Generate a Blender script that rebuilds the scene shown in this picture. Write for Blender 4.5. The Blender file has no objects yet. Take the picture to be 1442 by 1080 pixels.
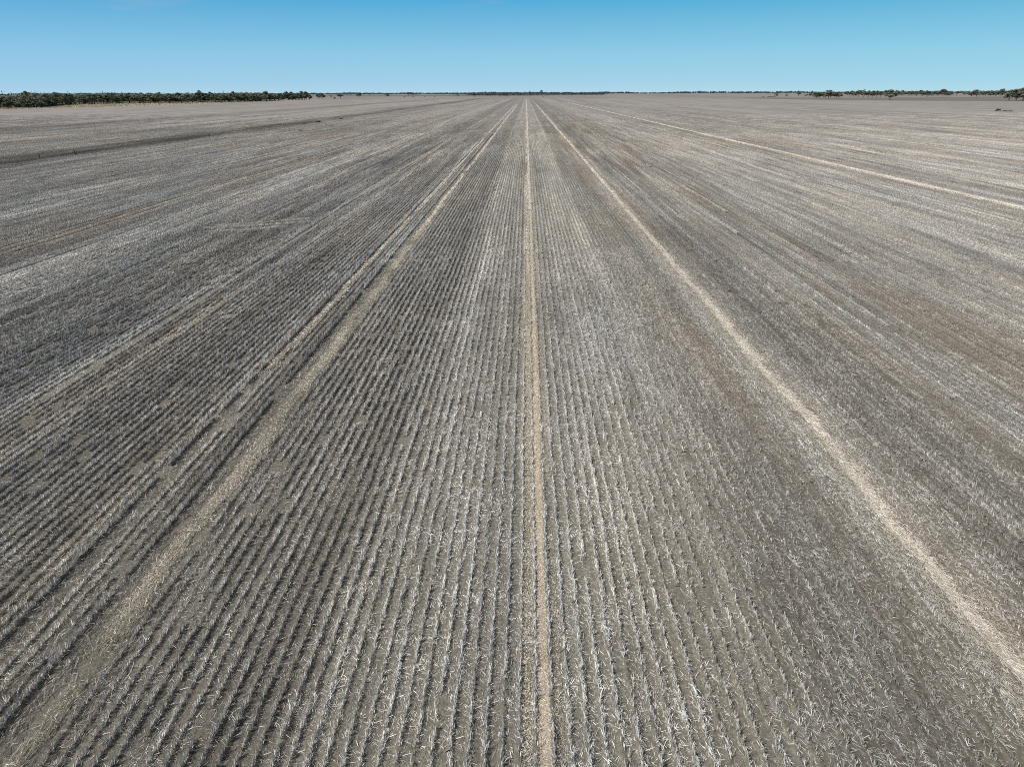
import bpy, math, random
import numpy as np
from mathutils import Matrix, Vector

random.seed(7)
R = np.random.default_rng(11)
S = bpy.context.scene
COL = S.collection

# ------------------------------------------------------------------ helpers
def link(o, col=None):
    (col or COL).objects.link(o)
    return o

def tag(o, label=None, cat=None, group=None, kind=None):
    if label: o['label'] = label
    if cat: o['category'] = cat
    if group: o['group'] = group
    if kind: o['kind'] = kind
    return o

def mesh_np(name, V, F, mats=(), col=None, mat_idx=None, smooth=False):
    """V (n,3), F (m,k) faces of one size; col = per-vertex scalar brightness"""
    me = bpy.data.meshes.new(name)
    V = np.asarray(V, dtype=np.float32); F = np.asarray(F, dtype=np.int32)
    m, k = F.shape
    me.vertices.add(len(V)); me.vertices.foreach_set('co', V.ravel())
    me.loops.add(m * k); me.loops.foreach_set('vertex_index', F.ravel())
    me.polygons.add(m)
    me.polygons.foreach_set('loop_start', np.arange(m, dtype=np.int32) * k)
    me.polygons.foreach_set('loop_total', np.full(m, k, dtype=np.int32))
    for mt in mats: me.materials.append(mt)
    if mat_idx is not None:
        me.polygons.foreach_set('material_index', np.asarray(mat_idx, dtype=np.int32))
    if smooth:
        me.polygons.foreach_set('use_smooth', np.ones(m, dtype=bool))
    if col is not None:
        a = me.attributes.new('shade', 'FLOAT', 'POINT')
        a.data.foreach_set('value', np.asarray(col, dtype=np.float32))
    me.update()
    return me

def obj(name, me, parent=None, col=None):
    o = bpy.data.objects.new(name, me)
    link(o, col)
    if parent: o.parent = parent
    return o

def vnoise(x, seed=0):
    """smooth 1-D value noise, -1..1"""
    x = np.asarray(x, dtype=float)
    i = np.floor(x).astype(np.int64); f = x - i
    f = f * f * (3 - 2 * f)
    def h(n):
        n = (n * 73856093 + seed * 19349663 + 12345) & 0x7fffffff
        n = (n ^ (n >> 13)) * 1274126177 & 0x7fffffff
        return ((n ^ (n >> 16)) & 0xffff) / 32767.5 - 1
    return h(i) * (1 - f) + h(i + 1) * f

def vnoise2(x, y, seed=0):
    x = np.asarray(x, float); y = np.asarray(y, float)
    i = np.floor(x).astype(np.int64); f = x - i; f = f * f * (3 - 2 * f)
    j = np.floor(y).astype(np.int64); g = y - j; g = g * g * (3 - 2 * g)
    def h(a, b):
        n = (a * 73856093 + b * 83492791 + seed * 19349663 + 77) & 0x7fffffff
        n = (n ^ (n >> 13)) * 1274126177 & 0x7fffffff
        return ((n ^ (n >> 16)) & 0xffff) / 32767.5 - 1
    return (h(i, j) * (1 - f) + h(i + 1, j) * f) * (1 - g) + (h(i, j + 1) * (1 - f) + h(i + 1, j + 1) * f) * g

# ------------------------------------------------------------------ materials
class NT:
    def __init__(s, tree): s.t = tree; s.n = tree.nodes; s.l = tree.links
    def add(s, typ, **kw):
        nd = s.n.new(typ)
        for k, v in kw.items(): setattr(nd, k, v)
        return nd
    def put(s, sock, v):
        if hasattr(v, 'is_output'): s.l.new(v, sock)
        else: sock.default_value = v
    def math(s, op, a, b=None, c=None, clamp=False):
        nd = s.add('ShaderNodeMath', operation=op); nd.use_clamp = clamp
        s.put(nd.inputs[0], a)
        if b is not None: s.put(nd.inputs[1], b)
        if c is not None: s.put(nd.inputs[2], c)
        return nd.outputs[0]
    def vmath(s, op, a, b=None):
        nd = s.add('ShaderNodeVectorMath', operation=op)
        s.put(nd.inputs[0], a)
        if b is not None: s.put(nd.inputs[1], b)
        return nd.outputs[0]
    def mix(s, f, a, b, blend='MIX'):
        nd = s.add('ShaderNodeMix', data_type='RGBA', blend_type=blend)
        s.put(nd.inputs[0], f); s.put(nd.inputs[6], a); s.put(nd.inputs[7], b)
        return nd.outputs[2]
    def smooth(s, v, a, b, lo=0.0, hi=1.0):
        nd = s.add('ShaderNodeMapRange', interpolation_type='SMOOTHSTEP')
        s.put(nd.inputs[0], v); nd.inputs[1].default_value = a; nd.inputs[2].default_value = b
        nd.inputs[3].default_value = lo; nd.inputs[4].default_value = hi
        return nd.outputs[0]
    def noise(s, vec, scale=1.0, detail=3.0, rough=0.55):
        nd = s.add('ShaderNodeTexNoise'); s.put(nd.inputs['Vector'], vec)
        nd.inputs['Scale'].default_value = scale; nd.inputs['Detail'].default_value = detail
        nd.inputs['Roughness'].default_value = rough
        return nd.outputs[0]
    def pos(s):
        return s.add('ShaderNodeNewGeometry').outputs['Position']
    def ramp(s, f, stops, interp='LINEAR'):
        nd = s.add('ShaderNodeValToRGB'); s.put(nd.inputs[0], f)
        cr = nd.color_ramp; cr.interpolation = interp
        while len(cr.elements) > 1: cr.elements.remove(cr.elements[-1])
        for i, (p, c) in enumerate(stops):
            e = cr.elements[0] if i == 0 else cr.elements.new(min(max(p, 0), 1))
            e.position = min(max(p, 0), 1)
            e.color = (c, c, c, 1) if not hasattr(c, '__len__') else (*c, 1)
        return nd.outputs[0]

def new_mat(name, rough=0.9):
    m = bpy.data.materials.new(name); m.use_nodes = True
    nt = NT(m.node_tree); nt.n.clear()
    out = nt.add('ShaderNodeOutputMaterial'); b = nt.add('ShaderNodeBsdfPrincipled')
    b.inputs['Roughness'].default_value = rough
    b.inputs['Specular IOR Level'].default_value = 0.15
    nt.l.new(b.outputs[0], out.inputs[0])
    return m, nt, b

# tone of the whole field as a function of world position (bands left by the machines, patches)
NEAR = [(-32, .86), (-29, .72), (-25, .80), (-23.6, .80), (-23, 1.10), (-22.2, .84), (-21.2, .84), (-20.6, 1.08), (-19.8, .84),
        (-15, .86), (-13.9, .9), (-13.0, 1.08), (-12.2, .9), (-10.2, .96), (-8.5, .86), (-5.3, .84), (-4.6, 1.08), (-2.5, 1.08),
        (-0.6, 1.03), (2, 1.06), (5.2, 1.06), (6.0, 1.12), (6.5, .98), (7.2, .84), (10.6, .86), (11.3, .95), (13.4, .96), (14.6, .76), (17, .78), (20, .92),
        (26, .84), (32, .97)]
FAR = [(-280, 1.0), (-225, 1.02), (-212, .80), (-198, .84), (-186, 1.02), (-150, 1.06), (-121, .90), (-115, .60), (-106, .56), (-100, .84), (-92, 1.0), (-88, .92),
       (-64, .98), (-60, 1.15), (-57, .94), (-50, .90), (-47, 1.0), (-44, .85), (-41, 1.18), (-37, 1.12), (-33, .88), (-28, .76), (0, 1.0), (28, .88), (33, 1.04),
       (42, 1.12), (52, 1.0), (58, .96), (66, .98), (74, 1.05), (95, .97), (130, 1.04)]
WARM = [(-32, .0), (-24, .15), (-14, .1), (-9, 0), (-1, .0), (0.3, .3), (1.5, .0), (7, .1), (10.5, .6), (12.3, .8), (13.6, .6), (15.5, .1), (18.0, .15),
        (20.5, .85), (23, .4), (25, .75), (29, .1), (32, .1)]
def field_tone():
    g = bpy.data.node_groups.new('field_tone', 'ShaderNodeTree')
    g.interface.new_socket('Tone', in_out='OUTPUT', socket_type='NodeSocketFloat')
    g.interface.new_socket('Warm', in_out='OUTPUT', socket_type='NodeSocketFloat')
    g.interface.new_socket('Dist', in_out='OUTPUT', socket_type='NodeSocketFloat')
    nt = NT(g); out = nt.add('NodeGroupOutput')
    p = nt.pos(); sep = nt.add('ShaderNodeSeparateXYZ'); nt.l.new(p, sep.inputs[0])
    X, Y = sep.outputs[0], sep.outputs[1]
    def stretched(sx, sy, detail, off=0.0):
        return nt.noise(nt.vmath('ADD', nt.vmath('MULTIPLY', p, (1 / sx, 1 / sy, 0.0)), (off, off * 1.7, 0)), 1.0, detail)
    wob = nt.math('MULTIPLY', nt.math('SUBTRACT', stretched(40, 35, 2, 3.3), .5), 1.1)
    Xw = nt.math('ADD', X, wob)
    aX = nt.math('ABSOLUTE', X)
    nearf = nt.math('DIVIDE', nt.math('ADD', Xw, 32), 64)
    wobf = nt.math('MULTIPLY', nt.math('SUBTRACT', stretched(300, 160, 3, 7.3), .5), 16)
    farf = nt.math('DIVIDE', nt.math('ADD', nt.math('ADD', X, nt.math('MULTIPLY', wobf, nt.smooth(aX, 70, 110))), 280), 410)
    rn = nt.ramp(nearf, [((a + 32) / 64, b * .5) for a, b in NEAR])
    rf = nt.ramp(farf, [((a + 280) / 410, b * .5) for a, b in FAR])
    sel = nt.smooth(aX, 27, 32)
    band = nt.math('MULTIPLY', nt.add('ShaderNodeMix', data_type='FLOAT').outputs[0], 2.0)
    mx = [n for n in g.nodes if n.bl_idname == 'ShaderNodeMix'][-1]
    nt.l.new(sel, mx.inputs[0]); nt.l.new(rn, mx.inputs[2]); nt.l.new(rf, mx.inputs[3])
    # bands fade with noise so they are not ruler straight
    fade = nt.smooth(stretched(9, 60, 3, 5.1), .3, .6, .55, 1.3)
    band = nt.math('ADD', 1.0, nt.math('MULTIPLY', nt.math('SUBTRACT', band, 1.0), fade))
    n1 = nt.math('MULTIPLY', nt.math('SUBTRACT', stretched(1.5, 70, 4, 1.0), .5), .85)
    n2 = nt.math('MULTIPLY', nt.math('SUBTRACT', stretched(0.45, 14, 3, 9.0), .5), .60)
    n3 = nt.math('MULTIPLY', nt.math('SUBTRACT', stretched(16, 30, 4, 4.0), .5), .50)
    # long streaks across the open far field
    n4 = nt.math('MULTIPLY', nt.math('MULTIPLY', nt.math('SUBTRACT', stretched(14, 420, 5, 6.0), .5), .95), nt.smooth(aX, 25, 80))
    n5 = nt.math('MULTIPLY', nt.math('MULTIPLY', nt.math('SUBTRACT', stretched(2.6, 330, 4, 12.0), .5), .8), nt.smooth(aX, 14, 40))
    n4 = nt.math('ADD', n4, n5)
    tot = nt.math('ADD', nt.math('ADD', n1, n2), nt.math('ADD', n3, n4))
    tone = nt.math('MULTIPLY', band, nt.math('ADD', 1.0, tot))
    nt.l.new(nt.math('MAXIMUM', tone, .35), out.inputs['Tone'])
    wr = nt.ramp(nearf, [((a + 32) / 64, b) for a, b in WARM])
    wr = nt.math('MULTIPLY', wr, nt.smooth(stretched(2, 50, 3, 2.2), .38, .62))
    wf = nt.math('MULTIPLY', nt.smooth(stretched(8, 150, 3, 8.2), .5, .72), nt.math('MULTIPLY', .7, sel))
    nt.l.new(nt.math('MAXIMUM', wr, wf), out.inputs['Warm'])
    ln = nt.add('ShaderNodeVectorMath', operation='LENGTH'); nt.l.new(p, ln.inputs[0])
    nt.l.new(ln.outputs['Value'], out.inputs['Dist'])
    return g
TONE = field_tone()

def tone_nodes(nt):
    g = nt.add('ShaderNodeGroup'); g.node_tree = TONE
    return g.outputs['Tone'], g.outputs['Warm'], g.outputs['Dist']

def scale_col(nt, c, f):
    nd = nt.add('ShaderNodeVectorMath', operation='SCALE')
    nt.put(nd.inputs[0], c); nt.put(nd.inputs['Scale'], f)
    return nd.outputs[0]

SOIL = (.245, .228, .190, 1)
SOIL_D = (.130, .120, .096, 1)
FARC = (.205, .180, .160, 1)
def soil_material():
    m, nt, b = new_mat('soil', .95)
    tone, warm, dist = tone_nodes(nt)
    p = nt.pos()
    fine = nt.noise(nt.vmath('MULTIPLY', p, (1, 1, 1)), 9.0, 6, .7)
    clod = nt.noise(p, 38.0, 4, .7)
    c = nt.mix(nt.smooth(fine, .3, .7), SOIL_D, SOIL)
    c = nt.mix(nt.smooth(clod, .62, .72), c, (.30, .275, .235, 1))       # chopped straw in the soil
    mid = nt.noise(nt.vmath('MULTIPLY', p, (1.4, .35, 1)), 1.0, 6, .75)
    cf = nt.mix(nt.smooth(mid, .25, .75), (.188, .175, .161, 1), (.276, .258, .238, 1))
    c = nt.mix(nt.smooth(dist, 240, 460), c, cf)
    c = nt.mix(nt.math('MULTIPLY', warm, .45), c, (.24, .185, .135, 1))
    c = scale_col(nt, c, nt.math('MULTIPLY', tone, 1.10))
    nt.put(b.inputs['Base Color'], c)
    bp = nt.add('ShaderNodeBump'); bp.inputs['Strength'].default_value = 1.0; bp.inputs['Distance'].default_value = .07
    h = nt.math('ADD', fine, nt.math('MULTIPLY', clod, .5))
    nt.l.new(h, bp.inputs['Height']); nt.l.new(bp.outputs[0], b.inputs['Normal'])
    return m

def straw_material(name, dark, lite, tan=False):
    m, nt, b = new_mat(name, .75)
    tone, warm, dist = tone_nodes(nt)
    a = nt.add('ShaderNodeAttribute', attribute_name='shade')
    t = nt.add('ShaderNodeAttribute', attribute_name='tint', attribute_type='INSTANCER')
    c = nt.mix(a.outputs['Fac'], dark, lite)
    if not tan:
        c = nt.mix(nt.math('MULTIPLY', warm, .5), c, (.34, .25, .17, 1))
        c = scale_col(nt, c, nt.math('MULTIPLY', tone, 1.17))
    c = nt.mix(1.0, c, t.outputs['Color'], 'MULTIPLY')
    nt.put(b.inputs['Base Color'], c)
    return m

M_SOIL = soil_material()
M_STRAW = straw_material('weathered straw', (.200, .192, .180, 1), (.88, .865, .83, 1))
M_CHAFF = straw_material('tan chaff', (.42, .382, .322, 1), (.96, .905, .80, 1), True)

def track_material():
    m, nt, b = new_mat('trampled straw track', .9)
    p = nt.pos()
    n = nt.noise(p, 22.0, 5, .75); n2 = nt.noise(nt.vmath('MULTIPLY', p, (1.0, .25, 1)), 1.6, 4, .6)
    c = nt.mix(nt.smooth(n, .3, .7), (.29, .258, .215, 1), (.54, .495, .43, 1))
    c = nt.mix(nt.smooth(n2, .42, .66), c, (.30, .265, .215, 1))
    nt.put(b.inputs['Base Color'], c)
    bp = nt.add('ShaderNodeBump'); bp.inputs['Strength'].default_value = .6; bp.inputs['Distance'].default_value = .02
    nt.l.new(n, bp.inputs['Height']); nt.l.new(bp.outputs[0], b.inputs['Normal'])
    return m
M_TRACK = track_material()

def simple_noise_mat(name, c1, c2, vscale, scale=1.0, rough=.9, detail=4):
    m, nt, b = new_mat(name, rough)
    p = nt.pos()
    n = nt.noise(nt.vmath('MULTIPLY', p, vscale), scale, detail, .6)
    nt.put(b.inputs['Base Color'], nt.mix(nt.smooth(n, .3, .7), (*c1, 1), (*c2, 1)))
    return m

def leaf_material(name, dark, lite):
    m, nt, b = new_mat(name, .6)
    a = nt.add('ShaderNodeAttribute', attribute_name='shade')
    oi = nt.add('ShaderNodeObjectInfo')
    c = nt.mix(a.outputs['Fac'], (*dark, 1), (*lite, 1))
    hv = nt.add('ShaderNodeHueSaturation')
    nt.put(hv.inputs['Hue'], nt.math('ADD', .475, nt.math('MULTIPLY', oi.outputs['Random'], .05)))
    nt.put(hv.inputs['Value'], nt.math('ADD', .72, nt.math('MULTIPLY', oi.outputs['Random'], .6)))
    nt.put(hv.inputs['Color'], c)
    nt.put(b.inputs['Base Color'], hv.outputs[0])
    return m
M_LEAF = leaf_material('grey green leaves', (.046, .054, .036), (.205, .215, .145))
M_LEAF_HAZE = leaf_material('haze tinted leaves', (.050, .066, .075), (.085, .105, .112))  # bluish distance haze painted into the leaf colour of the far belts
M_BARK = simple_noise_mat('grey bark', (.10, .085, .07), (.26, .24, .21), (3, 3, .6), 1.0)
M_DEAD = simple_noise_mat('weathered dead wood', (.03, .026, .022), (.09, .08, .07), (4, 4, 4), 1.0)
M_PALE = simple_noise_mat('bleached wood', (.35, .32, .28), (.55, .52, .47), (4, 4, 4), 1.0)

# ------------------------------------------------------------------ blade cloud builder
def blades(base, azim, tilt, length, width, droop=0.0):
    """flat tapered straws: base (n,3), azimuth, tilt from vertical; returns V, F"""
    n = len(base)
    d = np.stack([np.sin(tilt) * np.cos(azim), np.sin(tilt) * np.sin(azim), np.cos(tilt)], 1)
    rnd = R.normal(size=(n, 3)); rnd[:, 2] *= .4
    w = np.cross(d, rnd); w /= np.linalg.norm(w, axis=1)[:, None] + 1e-9
    w *= (width * .5)[:, None]
    L = length[:, None]
    mid = base + d * L * .55
    tip = base + d * L
    tip[:, 2] -= droop * length
    tip[:, 2] = np.maximum(tip[:, 2], base[:, 2] * .5 + .002)
    V = np.stack([base - w, base + w, mid + w, mid - w, tip + w * .5, tip - w * .5], 1).reshape(-1, 3)
    i = np.arange(n)[:, None] * 6
    F = np.concatenate([i + np.array([[0, 1, 2, 3]]), i + np.array([[3, 2, 4, 5]])], 0)
    return V, F

def row_segment(length, tuft_gap, per_tuft, lit_per_m, wmul=1.0, miss=0.07, jit=.012, hmul=1.0, mound=True, offsets=(0.0,), cv=1.0, lsd=.085):
    Vs, Fs, Cs, Ms = [], [], [], []
    nv = 0
    for ox in offsets:
        nt_ = int(length / tuft_gap)
        ty = (np.arange(nt_) + R.uniform(-.3, .3, nt_)) * tuft_gap - length / 2
        keep = R.random(nt_) > miss
        ty = ty[keep]; nt2 = len(ty)
        tx = R.normal(0, jit, nt2) + ox
        th = R.uniform(.65, 1.25, nt2); tb = R.uniform(-.12, .14, nt2)
        tl = R.uniform(0, 6.28, nt2)
        k = per_tuft
        bx = np.repeat(tx, k) + R.normal(0, .012, nt2 * k); by = np.repeat(ty, k) + R.normal(0, tuft_gap * .28, nt2 * k)
        base = np.stack([bx, by, np.full_like(bx, 0.0)], 1)
        az = R.uniform(0, 6.283, nt2 * k)
        # lean mostly along the row
        along = R.random(nt2 * k) < .6
        az = np.where(along, np.where(R.random(nt2 * k) < .5, 1.57, -1.57) + R.normal(0, .35, nt2 * k), az)
        tilt = np.abs(R.normal(.22, .27, nt2 * k))
        ln = np.repeat(th, k) * R.uniform(.08, .19, nt2 * k) * hmul
        V, F = blades(base, az, tilt, ln, R.uniform(.006, .012, nt2 * k) * wmul, .08)
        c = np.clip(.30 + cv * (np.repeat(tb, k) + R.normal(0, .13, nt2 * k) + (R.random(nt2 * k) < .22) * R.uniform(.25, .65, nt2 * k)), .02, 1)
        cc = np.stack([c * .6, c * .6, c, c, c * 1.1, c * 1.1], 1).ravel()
        Vs.append(V); Fs.append(F + nv); Cs.append(cc); Ms.append(np.zeros(len(F))); nv += len(V)
        # straws lying beside the row
        nl = int(lit_per_m * length)
        base = np.stack([R.normal(0, lsd, nl) + ox, R.uniform(-length / 2, length / 2, nl), R.uniform(.004, .03, nl)], 1)
        az = np.where(R.random(nl) < .6, 1.57 + R.normal(0, .5, nl), R.uniform(0, 6.28, nl))
        V, F = blades(base, az, R.uniform(1.3, 1.6, nl), R.uniform(.06, .20, nl), R.uniform(.006, .012, nl) * wmul)
        c = np.clip(.36 + cv * (R.normal(0, .16, nl) + (R.random(nl) < .12) * .4), .05, 1)
        Vs.append(V); Fs.append(F + nv); Cs.append(np.repeat(c, 6)); Ms.append(np.zeros(len(F))); nv += len(V)
        if mound:                                      # low uneven ridge the plants stand on
            ny = max(4, int(length / .07)); ys = np.linspace(-length / 2 - .01, length / 2 + .01, ny)
            xs = np.array([-.11, -.06, -.015, .03, .07, .12])
            hz = np.array([-.012, .020, .050, .044, .020, -.012])
            G = np.zeros((ny, 6, 3)); G[:, :, 0] = xs[None] + R.normal(0, .01, (ny, 6)) + ox
            G[:, :, 1] = ys[:, None]; G[:, :, 2] = hz[None] * R.uniform(.5, 1.5, (ny, 1)) + R.normal(0, .005, (ny, 6)) * (hz > 0)
            idx = np.arange(ny * 6).reshape(ny, 6)
            F = np.stack([idx[:-1, :-1], idx[:-1, 1:], idx[1:, 1:], idx[1:, :-1]], -1).reshape(-1, 4)
            Vs.append(G.reshape(-1, 3)); Fs.append(F + nv); Cs.append(np.full(ny * 6, .2)); Ms.append(np.ones(len(F))); nv += ny * 6
    return np.concatenate(Vs), np.concatenate(Fs), np.concatenate(Cs), np.concatenate(Ms)

def litter_patch(sx, sy, n, lmin, lmax, wmin, wmax, bright=.4, z=.012, align=.4):
    base = np.stack([R.uniform(-sx / 2, sx / 2, n), R.uniform(-sy / 2, sy / 2, n), R.uniform(.002, z, n)], 1)
    az = np.where(R.random(n) < align, 1.57 + R.normal(0, .4, n), R.uniform(0, 6.283, n))
    V, F = blades(base, az, R.uniform(1.35, 1.58, n), R.uniform(lmin, lmax, n), R.uniform(wmin, wmax, n))
    c = np.clip(bright + R.normal(0, .2, n), .03, 1)
    return V, F, np.repeat(c, 6), np.zeros(len(F))

def bright_tuft(n, spread):
    """knocked over pale clump fanning out along the row"""
    az0 = 1.57 + R.normal(0, .12)
    base = np.stack([R.normal(0, .02, n), R.normal(0, spread, n), R.uniform(.01, .09, n)], 1)
    V, F = blades(base, az0 + R.normal(0, .36, n) + np.where(R.random(n) < .3, 3.14, 0), R.uniform(.7, 1.5, n), R.uniform(.05, .15, n), R.uniform(.005, .010, n), .05)
    c = np.clip(R.normal(.75, .22, n), .25, 1)
    return V, F, np.repeat(c, 6), np.zeros(len(F))

def variants(name, gens, mats):
    col = bpy.data.collections.new(name)
    for i, (V, F, C_, M_) in enumerate(gens):
        me = mesh_np(name, V, F, mats, C_, M_)
        o = bpy.data.objects.new('%s_%02d' % (name, i), me)
        col.objects.link(o)
    return col

def scatter(name, pts, rotz, scl, idx, tint, col, label, cat='stubble'):
    me = bpy.data.meshes.new(name)
    n = len(pts)
    me.vertices.add(n); me.vertices.foreach_set('co', np.asarray(pts, np.float32).ravel())
    def att(nm, ty, key, arr, dt):
        a = me.attributes.new(nm, ty, 'POINT'); a.data.foreach_set(key, np.asarray(arr, dt).ravel())
    rot = np.zeros((n, 3)); rot[:, 2] = rotz
    att('rot', 'FLOAT_VECTOR', 'vector', rot, np.float32)
    att('scl', 'FLOAT_VECTOR', 'vector', scl, np.float32)
    att('idx', 'INT', 'value', idx, np.int32)
    tc = np.ones((n, 4)); tc[:, :3] = tint
    att('tint', 'FLOAT_COLOR', 'color', tc, np.float32)
    o = obj(name, me)
    tag(o, label, cat, kind='stuff')
    ng = bpy.data.node_groups.new(name + '_nodes', 'GeometryNodeTree')
    ng.interface.new_socket('Geometry', in_out='INPUT', socket_type='NodeSocketGeometry')
    ng.interface.new_socket('Geometry', in_out='OUTPUT', socket_type='NodeSocketGeometry')
    N = ng.nodes; L = ng.links
    gi = N.new('NodeGroupInput'); go = N.new('NodeGroupOutput')
    ci = N.new('GeometryNodeCollectionInfo'); ci.inputs['Collection'].default_value = col
    ci.inputs['Separate Children'].default_value = True; ci.inputs['Reset Children'].default_value = True
    ip = N.new('GeometryNodeInstanceOnPoints'); ip.inputs['Pick Instance'].default_value = True
    L.new(gi.outputs[0], ip.inputs['Points']); L.new(ci.outputs[0], ip.inputs['Instance'])
    for nm, ty, s in (('rot', 'FLOAT_VECTOR', 'Rotation'), ('scl', 'FLOAT_VECTOR', 'Scale'), ('idx', 'INT', 'Instance Index')):
        a = N.new('GeometryNodeInputNamedAttribute'); a.data_type = ty; a.inputs['Name'].default_value = nm
        L.new(a.outputs['Attribute'], ip.inputs[s])
    L.new(ip.outputs[0], go.inputs[0])
    md = o.modifiers.new('scatter', 'NODES'); md.node_group = ng
    return o

# ------------------------------------------------------------------ field layout functions
SP = 0.375
X0 = 0.30
RUTS = [14.9, 16.4, 17.9, 24.1, 26.4, 28.6, -20.3, -22.6, -38.9, -40.9, -46.0, -48.3, -59.3, -61.6, 36.4, 38.7, 48.2, 62.5, 84.3, -71.5, -83.5, -95.2]
TRACKS = [(0.485, .40), (-10.75, .62), (12.30, .44), (60.3, 1.5), (-46.9, .8)]
def lane_wander(Y):                                # whole passes drift together
    return .035 * vnoise(Y / 22, 3) + .010 * vnoise(Y / 7.0, 5)
def track_x(i, Y):
    x = TRACKS[i][0] + lane_wander(Y)
    if i == 1: x = x + .14 * vnoise(Y / 6, 11)
    if i == 2: x = x + .16 * vnoise(Y / 7, 12) + .06 * vnoise(Y / 1.7, 14)
    if i > 2: x = x + .4 * vnoise(Y / 60, 13)
    return x
def hz(X, Y):
    h = np.interp(X, [-60, -45, -30, -20, -14, -12, -5.5, -4, 0, 4.5, 6, 11.5, 13, 15, 17, 20, 26, 40],
                  [.85, .85, 1.1, 1.15, 1.1, 1.0, 1.2, .95, .95, .92, .80, .70, .75, .95, .9, .75, .8, .7])
    for c in (-11.70, -13.57):
        h = h + .75 * np.exp(-((X - c) / .20) ** 2)
    for c in (15.3, 28.3):
        h = h + .35 * np.exp(-((X - c) / .3) ** 2)
    h = h * (1 + .10 * vnoise2(X / .38, Y / 9, 21) + .22 * vnoise2(X / 7, Y / 18, 22))
    for c in RUTS:
        h = h + (.4 if c > 0 else .12) * np.exp(-((X - c + .38) / .16) ** 2)
    return np.clip(h * 1.14, .35, 2.3)

def in_view(X, Y, m=.80):
    return (np.abs(X) < Y * m + 6)

def rows(seg, y0, y1, gaps=True):
    nr = int(y1 * .86 / SP) + 20
    ks = np.arange(-nr, nr + 1)
    ys = np.arange(y0 + seg / 2, y1, seg)
    K, Yg = np.meshgrid(ks, ys, indexing='ij'); K = K.ravel(); Yg = Yg.ravel().astype(float)
    X = X0 + K * SP
    ok = in_view(X, Yg)
    K, Yg, X = K[ok], Yg[ok], X[ok]
    Yg = Yg + vnoise(K * 1.7, 31) * seg * .5
    X = X + lane_wander(Yg) + .010 * vnoise2(K * 1.0, Yg / 3, 8)
    keep = np.ones(len(X), bool)
    for i, (tx, w) in enumerate(TRACKS):
        if i == 0: continue
        keep &= np.abs(X - track_x(i, Yg)) > w * .5 + .02
    for c in RUTS:
        keep &= ~((np.abs(X - c - lane_wander(Yg)) < .185) & (vnoise2(Yg / 25, Yg * 0 + c, 77) > -.2) & (Yg > 30) & ((Yg < 200) | (c > -19) | (c < -24)))
    for c in (-11.35, -13.2):                     # wheel ruts without plants
        keep &= np.abs(X - c - lane_wander(Yg)) > .19
    return K[keep], X[keep], Yg[keep]

def tints(X, Y, amp=.12):
    b = 1.03 + amp * vnoise2(X / .8, Y / 3, 41) + (.22 + .16 * (np.abs(X - 1) > 11)) * vnoise2(X / .38, Y / 22, 43) * np.interp(Y, [0, 200, 260], [1, 1, .5]) - .05 * (X > 13) + .0 * (X < -11) - .05 * (X > 27) * (Y > 40) + .06 * R.normal(size=len(X))
    w = .04 * vnoise2(X / 3, Y / 20, 42) + .045 * np.clip((Y - 60) / 150, 0, 1)
    return np.clip(np.stack([b * (1 + w), b, b * (1 - w)], 1), .4, 1.6)

STRAW = [M_STRAW, M_SOIL]
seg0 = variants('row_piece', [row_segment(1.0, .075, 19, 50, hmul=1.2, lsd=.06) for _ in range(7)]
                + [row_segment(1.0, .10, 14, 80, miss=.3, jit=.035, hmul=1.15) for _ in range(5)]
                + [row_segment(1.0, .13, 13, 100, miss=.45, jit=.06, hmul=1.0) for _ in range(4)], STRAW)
K, X, Y = rows(1.0, 6, 62)
h = hz(X, Y)
rag = np.clip(np.interp(X, [-40, -14, -4, 4, 6, 11.5, 13, 18, 40], [.12, .08, .12, .2, .5, .55, .4, .25, .25]) + np.clip((16 - Y) / 12, 0, .35) * (X > 3) + .35 * vnoise2(X / 2.5, Y / 6, 51), 0, 1)
u = R.random(len(X))
idx = np.where(u > rag, R.integers(0, 7, len(X)), np.where(R.random(len(X)) < .55, R.integers(7, 12, len(X)), R.integers(12, 16, len(X))))
keep = R.random(len(X)) > .03
n = len(X)
rz = np.where(R.random(n) < .5, 0, math.pi) + R.normal(0, .012, n)
scl = np.stack([R.uniform(.85, 1.15, n), np.full(n, 1.03), h * R.uniform(.85, 1.15, n)], 1)
pts = np.stack([X, Y, np.zeros(n)], 1)
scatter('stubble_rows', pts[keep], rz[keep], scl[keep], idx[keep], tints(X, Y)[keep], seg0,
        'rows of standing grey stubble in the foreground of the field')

seg1 = variants('row_length', [row_segment(2.5, .11, 11, 22, wmul=1.7, miss=.08, hmul=1.35, jit=.010, lsd=.04, cv=.6) for _ in range(5)]
                + [row_segment(2.5, .15, 9, 30, wmul=1.6, miss=.3, jit=.025, hmul=1.2, lsd=.06, cv=.6) for _ in range(4)], STRAW)
K, X, Y = rows(2.5, 62, 262)
n = len(X); h = hz(X, Y)
idx = np.where(R.random(n) > .2 + .3 * vnoise2(X / 4, Y / 15, 52), R.integers(0, 5, n), R.integers(5, 9, n))
scl = np.stack([R.uniform(.9, 1.2, n), np.full(n, 1.03), h * R.uniform(.85, 1.15, n)], 1)
scatter('stubble_rows', np.stack([X, Y, np.zeros(n)], 1), np.where(R.random(n) < .5, 0, math.pi), scl, idx, tints(X, Y), seg1,
        'rows of standing grey stubble in the middle distance of the field')

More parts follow.
